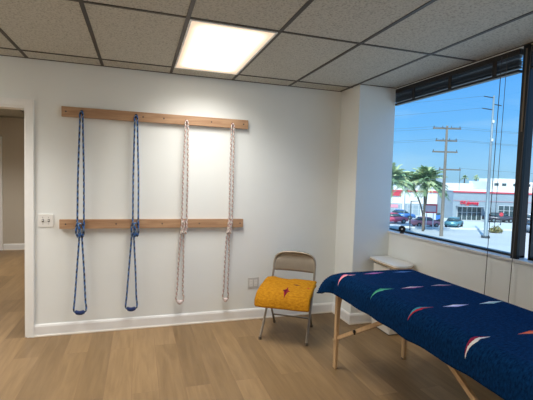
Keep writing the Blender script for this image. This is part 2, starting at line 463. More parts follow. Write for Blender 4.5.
struct(boxobj('trim_7', (RX-.022, GX+.03, WY1, PY-.001, SILLZ-.02, SILLZ), SILL, bevel=.004))

# blinds pulled up to the top of the window
def blind(y0, y1, label, cords):
    t = thing('window_blind', label, 'blind', (RX+.035, (y0+y1)/2, WTOP))
    hw = (y1-y0)/2
    bm = bmesh.new(); box(bm, -.038, .012, -hw, hw, -.042, -.0005, bevel=.003); link('headrail', bm, BLIND, t)
    bm = bmesh.new(); z = -.050; i = 0
    while z > -.140:
        tilt = random.uniform(-.004, .004); xo = random.uniform(-.003, .003)
        v = box(bm, -.036+xo, .006+xo, -hw+.008, hw-.008, z-.0012, z+.0012)
        for q in v: q.co.z += (q.co.x+.015)/.02*tilt
        z -= .0105; i += 1
    link('slats', bm, BLIND, t)
    bm = bmesh.new(); box(bm, -.036, .006, -hw+.006, hw-.006, -.166, -.146, bevel=.004); link('bottom_rail', bm, BLIND, t)
    for yy in (-hw*.72, -hw*.1, hw*.55):
        bm = bmesh.new(); box(bm, -.041, -.0385, yy-.02, yy+.02, -.168, -.042)
        link('ladder_tape', bm, BLIND, t)
    for yy, zz, x, lean in cords:
        p = [(x-RX-.035, yy-(y0+y1)/2, -.03), (x-RX-.035-.002, yy-(y0+y1)/2+lean*.4, (zz-WTOP)*.5), (x-RX-.035, yy-(y0+y1)/2+lean, zz-WTOP)]
        bm = bmesh.new(); tube(bm, spline(p, 6), .0026 if zz < .8 else .0018, 6)
        if zz < .8: disc(bm, p[-1], (0,0,1), .006, .03, 10, .003)
        link('pull_cord', bm, CORD, t)
    return t
blind(MU[0][0]+.002, PY+.035, 'dark horizontal blind raised over the window pane beside the corner column',
      [(-1.70, .50, RX-.034, .03), (-1.745, 1.15, RX-.034, .02)])
blind(MU[1][0]+.004, MU[0][1]-.004, 'dark horizontal blind raised over the pane right of the mullion',
      [(-1.93, .52, RX-.034, .055), (-1.985, 1.2, RX-.034, .01)])

# ------------------------------------------------------------------ small round camera on the sill
t = thing('round_gadget', 'small round black gadget with a white centre standing on the window sill', 'gadget', (RX+.002, -.60, SILLZ))
bm = bmesh.new(); disc(bm, (0,0,.006), (0,0,1), .022, .012, 24); link('base', bm, BLACK, t)
ax = Vector((-.6,-.8,.0)).normalized()
bm = bmesh.new(); disc(bm, (0,0,.045), ax, .034, .018, 28)
bmesh.ops.bevel(bm, geom=[e for e in bm.edges], offset=.003, segments=2, affect='EDGES'); link('body', bm, BLACK, t)
bm = bmesh.new(); disc(bm, Vector((0,0,.045))+ax*.0085, ax, .008, .004, 16); link('lens', bm, PLASTIC, t)

# ------------------------------------------------------------------ switch and outlet
t = thing('light_switch', 'white double light switch plate on the wall beside the door opening', 'light switch', (.144, 0, 1.063))
bm = bmesh.new(); box(bm, -.062, .062, -.007, 0, -.058, .058, bevel=.003); link('cover_plate', bm, PLASTIC, t)
for x in (-.024, .024):
    bm = bmesh.new(); box(bm, x-.008, x+.008, -.0085, -.007, -.014, .014); s = link('toggle_slot', bm, SLOT, t)
    bm = bmesh.new(); vs = box(bm, x-.0045, x+.0045, -.020, -.0085, -.002, .009); link('toggle', bm, PLASTIC, t)
    for z in (-.03, .03):
        bm = bmesh.new(); disc(bm, (x, -.0075, z), (0,1,0), .003, .002, 10); link('screw', bm, STEEL, t)
t = thing('wall_outlet', 'white double outlet plate low on the wall left of the folding chair', 'outlet', (2.112, 0, .388))
bm = bmesh.new(); box(bm, -.060, .060, -.006, 0, -.060, .060, bevel=.003); link('cover_plate', bm, mat('outlet_plastic', (.60,.59,.57), .35), t)
for x in (-.025, .025):
    bm = bmesh.new(); box(bm, x-.018, x+.018, -.009, -.006, -.036, .036, bevel=.001); rc = link('receptacle', bm, PLASTIC, t)
    for z in (-.018, .018):
        for sx in (-.006, .006):
            bm = bmesh.new(); box(bm, x+sx-.001, x+sx+.001, -.0095, -.009, z-.004, z+.005); link('slot', bm, SLOT, rc)

# ------------------------------------------------------------------ wall boards
def board(name, x0, x1, z0, z1, label, screws):
    t = thing(name, label, 'board', ((x0+x1)/2, 0, (z0+z1)/2))
    hx, hz = (x1-x0)/2, (z1-z0)/2
    bm = bmesh.new(); box(bm, -hx, hx, -.038, 0, -hz, hz, bevel=.003); link('plank', bm, PINE, t)
    for sx in screws:
        bm = bmesh.new(); disc(bm, (sx-(x0+x1)/2, -.0385, 0), (0,1,0), .0075, .003, 12); link('screw', bm, STEEL, t)
    return t
board('wall_board', .274, 2.000, 2.003, 2.092, 'long pine board screwed high on the white wall, ropes hanging from it', [.31, .97, 1.16, 1.62, 1.95])
board('wall_board', .258, 1.974, .990, 1.075, 'long pine board screwed to the wall at waist height behind the hanging ropes', [.31, .74, 1.16, 1.52, 1.94])

# ------------------------------------------------------------------ ropes
def rope(xh, zh, up, knot, mid, bot, m, wm, r, label, group, loopw):
    """up = x of the two upper strands at the lower board; knot = (xl, xr, z); mid = x of strands below; bot = (xl, xr, z)"""
    t = thing('hanging_rope', label, 'rope', (xh, 0, zh), group=group)
    Z = lambda p: (p[0]-xh, p[1], p[2]-zh)
    # hook
    bm = bmesh.new()
    tube(bm, [Z(p) for p in spline([(xh,-.036,zh+.012), (xh,-.055,zh+.012), (xh,-.066,zh+.002), (xh,-.058,zh-.010), (xh,-.050,zh-.006)], 5)], .0045, 8)
    disc(bm, Z((xh,-.041,zh+.012)), (0,1,0), .013, .005, 16); link('hook', bm, HOOK, t)
    yk = -.055
    # upper loop: one strand down to the knot, over the hook, and the other
    kz = knot[2]
    pts = [(knot[0]+.008, yk, kz+.02), (up[0]-.002, yk, 1.04), (up[0], yk, 1.12), ((up[0]*.6+xh*.4)-.008, -.058, 1.5), (xh-.0125, -.060, zh-.10), (xh-.012, -.061, zh-.02),
           (xh, -.062, zh+.012), (xh+.012, -.061, zh-.02), (xh+.0125, -.060, zh-.10), ((up[1]*.6+xh*.4)+.008, -.058, 1.5), (up[1], yk, 1.12), (up[1]+.002, yk, 1.04), (knot[1]-.008, yk, kz+.02)]
    tubeobj('upper_loop', [Z(p) for p in spline(pts, 10)], r, m, t, 8)
    # knot: small doubled ring with wraps
    bm = bmesh.new(); a = (knot[1]-knot[0])/2; cx = (knot[0]+knot[1])/2; zt, zb = kz+.075, kz-.045
    for off in (0,):
        ring = []
        for k in range(25):
            th = 2*PI*k/24
            ring.append(Z((cx + math.copysign(abs(math.cos(th))**.7, math.cos(th))*(a-r), yk-.010-off, (zt+zb)/2 + math.copysign(abs(math.sin(th))**.7, math.sin(th))*((zt-zb)/2-off))))
        tube(bm, ring, r*1.05, 8, caps=False)
    hx = []
    for k in range(41):                       # wrapping coils at the bottom of the ring
        th = 2*PI*3*k/40; hx.append(Z((cx-a*.7+1.4*a*k/40, yk-.012+math.cos(th)*r*1.3, zb+.008+math.sin(th)*r*1.3)))
    tube(bm, hx, r*.9, 6)
    tube(bm, [Z(p) for p in spline([(cx-a*.3,yk-.02,zt-.005), (cx+.003,yk-.024,kz+.02), (cx+a*.25,yk-.02,zb+.01)], 6)], r, 8)
    tube(bm, [Z(p) for p in spline([(mid[0],yk-.010,zb-.01), (cx-.006,yk-.018,kz), (cx-.012,yk-.010,zt)], 6)], r, 8)
    bmesh.ops.recalc_face_normals(bm, faces=bm.faces); link('knot', bm, wm if False else m, t)
    # lower loop
    bz = bot[2]; ml, mr = mid; bl, br = bot[0], bot[1]; yb = -.050
    pts = [(ml, yk-.004, zb+.02), (ml, yk-.002, zb-.04), (ml*.55+bl*.45, yb, zb-.33), (bl+.009, yb, bz+.14), (bl, yb, bz+.035), (bl+.016, yb, bz+.008), ((bl+br)/2, yb, bz),
           (br-.016, yb, bz+.008), (br, yb, bz+.035), (br-.009, yb, bz+.14), (mr*.55+br*.45, yb, zb-.33), (mr, yk-.002, zb-.04), (mr, yk-.004, zb+.02)]
    tubeobj('lower_loop', [Z(p) for p in spline(pts, 10)], r, m, t, 8)
    # wrapped grip at the bottom: a short coil around the loop
    bm = bmesh.new(); hx = []; hw = (br-bl)/2-.018; c = (bl+br)/2
    N = 96
    for k in range(N+1):
        u = k/N; th = 2*PI*7*u; xx = -hw+2*hw*u; sag = .010*(xx/hw)**2
        hx.append(Z((c+xx, yb+math.cos(th)*r*1.6, bz+sag+math.sin(th)*r*1.6)))
    tube(bm, hx, r*.95, 6); ball(bm, Z((c-hw*.8, yb-.002, bz+.006)), r*1.9, sub=1); ball(bm, Z((c+hw*.8, yb-.002, bz+.006)), r*1.9, sub=1)
    tube(bm, [Z((c-hw, yb, bz+.01)), Z((c, yb, bz)), Z((c+hw, yb, bz+.01))], r*1.8, 8)
    bmesh.ops.recalc_face_normals(bm, faces=bm.faces); link('grip', bm, wm, t)
    return t
rope(.440, 2.045, (.410,.464), (.393,.471,.965), (.425,.451), (.382,.488,.207), ROPEB, WRAPB, .0080, 'blue flecked rope loop, the one nearest the door opening', None, 0)
rope(.908, 2.045, (.888,.938), (.870,.950,.965), (.878,.902), (.833,.937,.207), ROPEB, WRAPB, .0080, 'blue flecked rope loop, second from the door opening, beside a white rope', None, 0)
rope(1.375, 2.030, (1.348,1.393), (1.335,1.402,.985), (1.336,1.364), (1.304,1.378,.243), ROPEW, WRAPW, .0085, 'white and red flecked rope loop next to the blue ropes', None, 0)
rope(1.833, 2.030, (1.822,1.850), (1.802,1.851,.985), (1.798,1.824), (1.774,1.833,.235), ROPEW, WRAPW, .0082, 'white and red flecked rope loop nearest the right ends of the boards', None, 0)

# ------------------------------------------------------------------ side table in the corner by the window
t = thing('corner_cabinet', 'small white cabinet with a maple-edged rounded top, in the corner behind the massage table', 'cabinet', (3.34, -.62, 0))
cx, cy = 3.34, -.62
def pl(*q): return [(x-cx, y-cy) for x, y in q]
arc = [(3.230+.09-.09*math.cos(a), -.865-.05*math.sin(a)) for a in [i*PI/2/6 for i in range(7)]]
poly = pl((3.480,-.415), (3.262,-.415), (3.235,-.62), *[(x, y) for x, y in arc], (3.40,-.905), (3.480,-.835))
bm = bmesh.new(); prism(bm, poly, .703, .720); link('top', bm, CABW, t)
bm = bmesh.new(); prism(bm, [(x*1.012, y*1.008) for x, y in poly], .690, .703); link('edge_band', bm, MAPLE, t)
bm = bmesh.new(); box(bm, 3.285-cx, 3.455-cx, -.765-cy, -.46-cy, .012, .690, bevel=.003); link('body', bm, CABW, t)
bm = bmesh.new(); box(bm, 3.273-cx, 3.285-cx, -.755-cy, -.47-cy, .06, .67, bevel=.002); link('door', bm, CABW, t)
bm = bmesh.new(); box(bm, 3.29-cx, 3.44-cx, -.75-cy, -.48-cy, 0, .012); link('plinth', bm, SLOT, t)

# ------------------------------------------------------------------ massage table
TX0, TX1, TY0, TY1, TZ = 2.45, 3.16, -3.05, -1.17, .745
tcx, tcy = (TX0+TX1)/2, (TY0+TY1)/2
t = thing('massage_table', 'portable massage table on beech legs, covered by a navy blanket, beside the window', 'massage table', (tcx, tcy, 0))
L0 = lambda x, y, z: (x-tcx, y-tcy, z)
bm = bmesh.new(); box(bm, TX0-tcx, TX1-tcx, TY0-tcy, TY1-tcy, .672, TZ, bevel=.018); link('padded_top', bm, VINYL, t)
bm = bmesh.new()
for a in ((TX0+.02, TX0+.045, TY0+.02, TY1-.02), (TX1-.045, TX1-.02, TY0+.02, TY1-.02), (TX0+.045, TX1-.045, TY1-.045, TY1-.02), (TX0+.045, TX1-.045, TY0+.02, TY0+.045), (TX0+.045, TX1-.045, tcy-.03, tcy+.03)):
    box(bm, a[0]-tcx, a[1]-tcx, a[2]-tcy, a[3]-tcy, .595, .672)
link('apron', bm, BEECH, t)
for (x, y, sx, sy) in ((2.462,-1.225,1,-1), (3.105,-1.225,-1,-1), (2.462,-2.985,1,1), (3.105,-2.985,-1,1)):
    bm = bmesh.new()
    # leg: two lapped timbers, wide curved knee at the top, tapering down
    prof = [(0,.018), (.10,.019), (.30,.021), (.50,.024), (.58,.034), (.64,.050), (.672,.055)]
    lo = []
    for z, w in prof:
        lo.append([bm.verts.new(L0(x+dx, y+dy, z)) for dx, dy in ((-.016,-.019*1), (.016 if sx<0 else w*1.3-.016,-.019), (.016 if sx<0 else w*1.3-.016,.019), (-.016,.019))] if sx > 0 else
                  [bm.verts.new(L0(x+dx, y+dy, z)) for dx, dy in ((-(w*1.3-.016),-.019), (.016,-.019), (.016,.019), (-(w*1.3-.016),.019))])
    for i in range(len(lo)-1):
        for k in range(4): bm.faces.new((lo[i][k], lo[i][(k+1)%4], lo[i+1][(k+1)%4], lo[i+1][k]))
    bm.faces.new(lo[0][::-1]); bm.faces.new(lo[-1]); bmesh.ops.recalc_face_normals(bm, faces=bm.faces)
    bmesh.ops.bevel(bm, geom=list(bm.edges), offset=.002, segments=1, affect='EDGES')
    lg = link('leg', bm, BEECH, t)
    bm = bmesh.new(); disc(bm, L0(x, y, .006), (0,0,1), .017, .012, 14, .015); link('foot', bm, RUBBER, lg)
    bm = bmesh.new(); disc(bm, L0(x-sx*.026, y, .235), (1,0,0), .008, .014, 16); link('adjustment_knob', bm, MAPLE, lg)
    # diagonal brace to the hinge in the middle of the table
    yc = y + sy*.655
    bm = bmesh.new(); xo = x+sx*.005
    q = Vector((xo, y+sy*.02, .255)); e = Vector((xo+sx*.008, yc, .625)); dr = (e-q).normalized(); nn = Vector((1,0,0)).cross(dr).normalized()*.013; ww = Vector((.010,0,0))
    vs = []
    for p in (q, e): vs.append([bm.verts.new(L0(*(p+a*nn+b*ww))) for a, b in ((-1,-1), (1,-1), (1,1), (-1,1))])
    for k in range(4): bm.faces.new((vs[0][k], vs[0][(k+1)%4], vs[1][(k+1)%4], vs[1][k]))
    bm.faces.new(vs[0]); bm.faces.new(vs[1][::-1]); bmesh.ops.recalc_face_normals(bm, faces=bm.faces)
    br = link('brace', bm, BEECH, t)
    pm = q.lerp(e, .40)
    bm = bmesh.new(); disc(bm, L0(pm.x-sx*.016, pm.y, pm.z), (1,0,0), .012, .014, 14); disc(bm, L0(pm.x-sx*.012, pm.y, pm.z-.013), (0,0,1), .006, .02, 10); link('brace_bolt', bm, BLACK, br)

# ------------------------------------------------------------------ navy blanket on the table
W_ = (.72,.70,.68); PK=(.80,.20,.33); GR=(.05,.30,.17); RD=(.45,.03,.05); OR=(.75,.13,.06); LV=(.50,.48,.85); PU=(.42,.10,.30); TQ=(.05,.25,.32); BL=(.10,.22,.50)
mot = []
rows = [(-1.30, [(2.47,PK,(.80,.42,.45)), (2.73,(.55,.25,.55),PU), (3.00,BL,BL)]),
        (-1.74, [(2.50,GR,(.10,.42,.27)), (2.75,W_,PU), (3.00,(.62,.66,.66),(.45,.13,.25))]),
        (-2.13, [(2.49,TQ,RD), (2.755,(.75,.75,.90),LV), (3.03,(.70,.72,.74),(.35,.55,.55))]),
        (-2.555, [(2.46,(.25,.02,.06),W_), (2.835,OR,(.85,.22,.12)), (3.07,PK,PU)]),
        (-2.95, [(2.49,GR,W_), (2.78,LV,W_), (3.04,OR,RD)])]
for y, r_ in rows:
    for x, a, b in r_:
        mot.append((x, y, .105 if x < 2.55 else .100, .021 if x < 2.55 else .019, a, b, False))
NAVY = motif_cloth('navy_blanket', (.003,.036,.125), (.001,.009,.038), mot, 1.0, 42)
def blanket():
    bm = bmesh.new(); uvl = bm.loops.layers.uv.verify()
    x0, x1, yh, yf = 2.50, 3.12, -1.245, -3.02      # flat area; the cloth rounds off beyond it
    U0, U1, V0, V1 = 2.50-.215, 3.12+.215, -3.02-.2, -1.245+.225
    nu, nv = 90, 170; top = .777
    from mathutils import noise
    def P(u, v):
        du = (x0-u) if u < x0 else (u-x1 if u > x1 else 0); su = -1 if u < x0 else 1
        dv = (v-yh) if v > yh else (yf-v if v < yf else 0); sv = 1 if v > yh else -1
        d = math.hypot(du, dv)
        z = top; ox = oy = 0
        d0 = max(d, 1e-9)
        if du > 0 and dv > 0: d = min(d, .285)
        if d > 0:
            c = min(du, dv)/max(du, dv, 1e-6)*min(1, d/.1)         # cornerness
            R = .085*(1+.9*c); q = R*PI/2
            if d < q: a = d/R; out = R*math.sin(a); dz = R*(1-math.cos(a))
            else: out = R + (d-q)*.06; dz = R + (d-q)
            out += c*.28*max(0, d-.06)
            ox, oy = su*du/d0*out, sv*dv/d0*out; z -= dz
        x = min(max(u, x0), x1) + ox; y = min(max(v, yf), yh) + oy
        w = noise.noise(Vector((u*3, v*3, 1)))*.006 + noise.noise(Vector((u*9, v*6, 5)))*.003
        z += w*(1 if d == 0 else .4) - (.004*math.sin(v*4.3) if d == 0 else 0)
        if d > .1:
            k = (d-.1)/.12; wv = noise.noise(Vector(((v if du>dv else u)*7, 3, 3)))*.012*k + .004*math.sin((v if du > dv else u)*23)*k
            x += su*(du/d0)*wv; y += sv*(dv/d0)*wv; z += noise.noise(Vector((v*4, u*4, 9)))*.010*k
        return (x, y, z)
    g = [[bm.verts.new(P(U0+(U1-U0)*i/nu, V0+(V1-V0)*j/nv)) for j in range(nv+1)] for i in range(nu+1)]
    for i in range(nu):
        for j in range(nv):
            f = bm.faces.new((g[i][j], g[i+1][j], g[i+1][j+1], g[i][j+1])); f.smooth = True
            for lp, (a, c) in zip(f.loops, ((i,j), (i+1,j), (i+1,j+1), (i,j+1))): lp[uvl].uv = (U0+(U1-U0)*a/nu, V0+(V1-V0)*c/nv)
    o = link('blanket', bm, NAVY)
    s = o.modifiers.new('thick', 'SOLIDIFY'); s.thickness = .009; s.offset = -1
    tag(o, 'navy woven blanket with small coloured diamond motifs, spread over the massage table', 'blanket')
    return o
blanket()

# ------------------------------------------------------------------ folding chair (local: +x right along its front edge, +y to the back)
CH = Vector((2.037, -.537, 0)); rz = math.atan2(-.545, .839)
t = thing('folding_chair', 'beige metal folding chair against the white wall holding a folded yellow blanket', 'chair', CH, rz)
Wd = .435
R_ = .0115
# main inverted-U frame: front feet -> seat sides -> back posts -> arched top
side = [(0,0,.012), (.002,.13,.16), (.004,.30,.36), (.004,.385,.47), (.006,.43,.58), (.008,.455,.655)]
arcp = [(.022,.466,.702), (.060,.472,.733), (.12,.476,.749), (.2175,.478,.754)]
left = side + arcp
pts = left + [(Wd-x, y, z) for x, y, z in left[:-1][::-1]]
# front legs are parts, so the frame is split at the seat pivot
bm = bmesh.new(); up = [p for p in pts if p[2] > .35]; tube(bm, spline(up, 6), R_, 10); bmesh.ops.recalc_face_normals(bm, faces=bm.faces); link('back_frame', bm, METALC, t)
for s in (0, 1):
    X = lambda x: x if s == 0 else Wd-x
    lg = tubeobj('front_leg', [(X(x), y, z) for x, y, z in spline(side[:3], 5)], R_, METALC, t)
    bm = bmesh.new(); disc(bm, (X(0), 0, .012), (0,0,1), .015, .024, 12); link('rubber_foot', bm, RUBBER, lg)
    lg = tubeobj('rear_leg', [(X(.022), .468, .012), (X(.024), .30, .22), (X(.026), .13, .405)], .0105, METALC, t)
    bm = bmesh.new(); disc(bm, (X(.022), .466, .012), (0,0,1), .014, .024, 12); link('rubber_foot', bm, RUBBER, lg)

tubeobj('crossbar', [(.024,.385,.115), (Wd-.024,.385,.115)], .008, METALC, t)
# pressed back panel following the frame arch
bm = bmesh.new(); nu, nv = 20, 8; g = []
for i in range(nu+1):
    u = i/nu; x = .010+u*(Wd-.020); s = abs(2*u-1)
    zt = .754 - .012 - .07*s**5; zb = .566
    col = []
    for j in range(nv+1):
        v = j/nv; z = zb+(zt-zb)*v
        yy = .424+(z-.566)*.36 + .022*(1-s*s) - .006*math.sin(v*PI)
        if z > .71: yy = .474+ .018*(1-s*s)*(1-(z-.71)/.045*.8)
        col.append(bm.verts.new((x, yy, z)))
    g.append(col)
for i in range(nu):
    for j in range(nv):
        f = bm.faces.new((g[i][j], g[i+1][j], g[i+1][j+1], g[i][j+1])); f.smooth = True
o = link('backrest', bm, METALC, t); sm = o.modifiers.new('thick', 'SOLIDIFY'); sm.thickness = .006
# pressed seat pan
bm = bmesh.new(); box(bm, .016, Wd-.016, .005, .375, .408, .424, bevel=.007)
for v in bm.verts:
    if v.co.z > .42: v.co.z -= .006*(1-((v.co.x-Wd/2)/.2)**2)
link('seat', bm, METALC, t)

# folded yellow blanket on the seat (own thing, same frame)
yel = [(-.60+.30, 0, 0, 0, W_, W_, False)]
MA = (.12,.010,.03)
YEL = motif_cloth('yellow_blanket', (.60,.28,.020), (.36,.145,.010),
    [(.230,.09,.085,.020,MA,(.30,.02,.03),True), (.230,.10,.032,.038,(.25,.03,.03),MA,True), (.300,.24,.040,.012,(.16,.08,.04),MA,False), (.42,.20,.02,.012,(.55,.05,.04),RD,False)], 1.0, 30)
def yblanket():
    from mathutils import noise
    bm = bmesh.new(); uvl = bm.loops.layers.uv.verify()
    def layer(off, th, b_end, f_low, s0, s1, seed):
        # spine from the back of the seat, forward and down over the front edge (y = depth, z)
        sp = spline([(0, b_end, .424+off), (0, .24, .424+off*.98), (0, .12, .421+off*.85), (0, .02-off*.2, .412+off*.55), (0, -.026-off*.35, .385+off*.25), (0, -.036-off*.55, f_low)], 7)
        fr = []
        for i, p in enumerate(sp):
            tt = (sp[min(i+1, len(sp)-1)]-sp[max(i-1, 0)]).normalized(); fr.append((p, tt, Vector((0, -tt.z, tt.y)) * -1))
        # closed section: outer side, nose, inner side
        sec = []; L = 0; n = len(fr)
        dist = [0]
        for i in range(1, n): dist.append(dist[-1]+(fr[i][0]-fr[i-1][0]).length)
        for i in range(n): sec.append((fr[i][0] + fr[i][2]*th/2, dist[i]))
        for k in range(1, 6):
            a = PI*k/6; p, tt, nn = fr[-1]; sec.append((p + nn*th/2*math.cos(a) + tt*th/2*math.sin(a), dist[-1]+.01*k))
        for i in range(n-1, -1, -1): sec.append((fr[i][0] - fr[i][2]*th/2, dist[-1]+.06+dist[-1]-dist[i]))
        for k in range(1, 6):
            a = PI*k/6; p, tt, nn = fr[0]; sec.append((p - nn*th/2*math.cos(a) - tt*th/2*math.sin(a), .5+.01*k))
        ns = 34; rings = []
        for i in range(ns+1):
            u = i/ns; s = s0+(s1-s0)*u; e = max(0, 1-min(u, 1-u)*ns/3)   # rounding at the ends
            ring = []
            for p, dd in sec:
                # pull toward spine-ish centre at the ends
                w = noise.noise(Vector((s*6, p.y*7, p.z*7+seed)))*.010 + noise.noise(Vector((s*18, p.y*16, seed)))*.004
                zz = p.z + w*(1 if p.z > .44 else .5) + .016*max(0, 1-abs(s-.03)/.10)*(1 if p.y > .2 else 0) * (p.z > .45)
                yy = p.y + noise.noise(Vector((s*5, seed, p.z*3)))*.008
                ring.append(bm.verts.new((s + noise.noise(Vector((p.y*8, p.z*8, seed)))*.010 + (0 if 0<i<ns else 0), yy, zz)))
            if i in (0, ns):
                pass
            rings.append(ring)
        m = len(sec)
        for i in range(ns):
            for k in range(m):
                k2 = (k+1) % m; f = bm.faces.new((rings[i][k], rings[i+1][k], rings[i+1][k2], rings[i][k2])); f.smooth = True
                for lp, (a, c, wrap) in zip(f.loops, ((i,k,0), (i+1,k,0), (i+1,k2,1), (i,k2,1))):
                    vv = sec[c][1] if not (k2 == 0 and wrap) else sec[k][1]+.005
                    lp[uvl].uv = (s0+(s1-s0)*a/ns, .42-vv)
        # end caps as inset strips
        for rg, sg in ((rings[0], -1), (rings[-1], 1)):
            nsec = n
            outer = rg[:nsec]; inner = rg[nsec+5:nsec+5+nsec][::-1]
            mids = [bm.verts.new((a.co+b.co)/2 + Vector((sg*th*.45, 0, 0))) for a, b in zip(outer, inner)]
            for i in range(nsec-1):
                for q in ((outer[i], outer[i+1], mids[i+1], mids[i]), (mids[i], mids[i+1], inner[i+1], inner[i])):
                    f = bm.faces.new(q); f.smooth = True
            nose = rg[nsec-1:nsec+6]
            for i in range(len(nose)-1): bm.faces.new((nose[i], nose[i+1], mids[-1]))
            tail = rg[nsec*2+4:] + [rg[0]]
            for i in range(len(tail)-1): bm.faces.new((tail[i], tail[i+1], mids[0]))
    layer(.014, .024, .345, .375, -.015, .440, 1)
    layer(.040, .026, .350, .358, -.035, .452, 5)
    layer(.068, .028, .352, .345, -.030, .455, 9)
    bmesh.ops.recalc_face_normals(bm, faces=bm.faces)
    o = link('folded_blanket', bm, YEL); o.location = CH; o.rotation_euler = (0,0,rz)
    tag(o, 'mustard yellow woven blanket folded in a thick pad on the folding chair seat', 'blanket')
yblanket()

# ------------------------------------------------------------------ outside: street level is 3.5 m below this floor
G = -3.5
SO = Vector((.94, -4.0)); SA = Vector((.307, .952)); SB = Vector((.952, -.307))    # street frame: SA away from us, SB along the street
def S(s, d, z=0): p = SO + SA*d + SB*s; return Vector((p.x, p.y, z))
SANG = math.atan2(SB.y, SB.x)
ASPH = mat('street_concrete', (.40,.41,.40), .85, noise=.06, nscale=.4, bump=.1, bscale=4)
LOT = mat('parking_lot', (.50,.51,.50), .85, noise=.05, nscale=.3)
KERB = mat('kerb', (.72,.71,.68), .8, noise=.05)
STOREW = mat('store_grey', (.30,.36,.40), .8, noise=.04, nscale=1)
STOREL = mat('store_white', (.80,.77,.74), .8, noise=.04, nscale=1)
REDP = mat('red_paint', (.62,.05,.07), .6, noise=.08)
DGLASS = mat('shop_glass', (.05,.08,.09), .15, noise=.3, nscale=2)
LFRAME = mat('shop_frame', (.55,.58,.60), .4)
POLEW = mat('pole_wood', (.17,.145,.12), .9, noise=.2, nscale=3, stretch=(6,6,.6))
POLES = mat('pole_steel', (.20,.25,.28), .5, .2, noise=.05)
WIRE = mat('wire', (.10,.13,.16), .6)
DARKM = mat('dark_metal', (.05,.06,.07), .5)
TRUNK = mat('palm_trunk', (.20,.15,.11), .95, noise=.4, nscale=8)
FROND = mat('palm_frond', (.20,.30,.15), .7, noise=.35, nscale=2)
FRONDY = mat('palm_frond_light', (.46,.52,.26), .7, noise=.3, nscale=2)
BUSHM = mat('bush_leaf', (.34,.30,.12), .9, noise=.4, nscale=6)
TREEM = mat('tree_leaf', (.07,.13,.07), .9, noise=.4, nscale=3)
HILL = mat('far_hills', (.17,.24,.27), .95, noise=.15, nscale=.05)
TYRE = mat('tyre', (.02,.02,.02), .8)

struct(boxobj('ground', (3.9, 330, -120, 330, G-.2, G), ASPH))
# raised parking lot pad with kerb in front of the shops
bm = bmesh.new(); c = [S(-6,44), S(52,44), S(52,80), S(-6,80)]
prism(bm, [(p.x, p.y) for p in c], G, G+.06); struct(link('ground_parking_lot', bm, LOT))
bm = bmesh.new(); c = [S(-6,43.7), S(52,43.7), S(52,44), S(-6,44)]
prism(bm, [(p.x, p.y) for p in c], G, G+.14); struct(link('kerb', bm, KERB))
GP = G+.06

def at(name, label, cat, s, d, z=G, rot=0, group=None): return thing(name, label, cat, S(s, d, z), SANG+rot, group)
def lb(name, dims, m, parent, bevel=0): return boxobj(name, dims, m, parent, bevel)

# ---- grey shop building
t = at('shop_building', 'grey one-storey pharmacy building with a red roof stripe and red sign across the parking lot', 'building', 26, 55, GP)
lb('wall', (0, 24, 0, 18, 0, 3.95), STOREW, t)
lb('roof_stripe', (-.1, 24.1, -.12, 0, 3.80, 3.98), REDP, t)
lb('parapet', (-.05, 24.05, 0, 18, 3.98, 4.10), STOREL, t)
lb('lower_stripe', (0, 24, -.05, 0, 2.62, 2.72), mat('mauve_band', (.42,.27,.30), .7), t)
def shopfront(parent, x0, x1, z0, z1, n, name='shop_window'):
    bm = bmesh.new(); box(bm, x0, x1, -.03, 0, z0, z1); f = link(name, bm, DGLASS, parent)
    bm = bmesh.new(); st = (x1-x0)/n
    for k in range(n+1): box(bm, x0+st*k-.04, x0+st*k+.04, -.08, -.03, z0, z1)
    box(bm, x0, x1, -.075, -.03, z1-.06, z1+.02); box(bm, x0, x1, -.075, -.03, z0+.55*(z1-z0), z0+.55*(z1-z0)+.05)
    link('window_frame', bm, LFRAME, f); return f
shopfront(t, .6, 4.0, .02, 1.85, 5, 'entrance'); shopfront(t, 6.3, 10.2, .5, 2.15, 5); shopfront(t, 12.0, 17.5, .5, 2.0, 6)
lb('canopy', (.4, 4.2, -1.0, 0, 1.88, 1.98), STOREW, t)
# sign lettering
cu = bpy.data.curves.new('sign_letters', 'FONT'); cu.body = 'CVS pharmacy'; cu.size = .62; cu.extrude = .06; cu.align_x = 'LEFT'; cu.offset = .012
tmp = bpy.data.objects.new('tmp', cu); COL.objects.link(tmp); bpy.context.view_layer.update()
me = bpy.data.meshes.new_from_object(tmp.evaluated_get(bpy.context.evaluated_depsgraph_get())); bpy.data.objects.remove(tmp)
wd = max(v.co.x for v in me.vertices)
for v in me.vertices:
    x, y, z = v.co; v.co = (x*2.55/wd, -z, y)
me.materials.clear(); me.materials.append(mat('sign_red', (.80,.03,.07), .4)); me.name = 'sign_letters'
o = bpy.data.objects.new('sign_letters', me); COL.objects.link(o); o.parent = t; o.location = (.95, -.12, 2.2); o['label'] = 'raised red sign lettering'
lb('sign_panel', (1.75, 2.2, -.10, -.03, 1.98, 2.13), mat('orange_red', (.6,.12,.08), .5), t)

# ---- white shop row at left
t = at('shop_building', 'long white shop row with a dark lower front behind the palms', 'building', 8, 60, GP)
lb('wall', (0, 17.95, 0, 16, 0, 4.35), STOREL, t)
lb('roof_stripe', (8.5, 17.95, -.12, 0, 3.55, 3.78), REDP, t)
lb('base_band', (0, 17.95, -.06, 0, .0, 1.75), STOREW, t)
for x in (2.6, 6.2, 9.8, 13.4): shopfront(t, x, x+2.6, .1, 1.6, 3)
for x in (4.6, 8.6, 12.6): lb('pilaster', (x, x+.35, -.3, 0, 0, 4.35), STOREL, t)
lb('shop_sign', (10.9, 12.4, -.14, 0, 2.9, 3.5), REDP, t)
lb('wall_sign', (10.6, 12.0, -.10, 0, 1.1, 1.6), mat('pink_sign', (.75,.30,.36), .6), t)

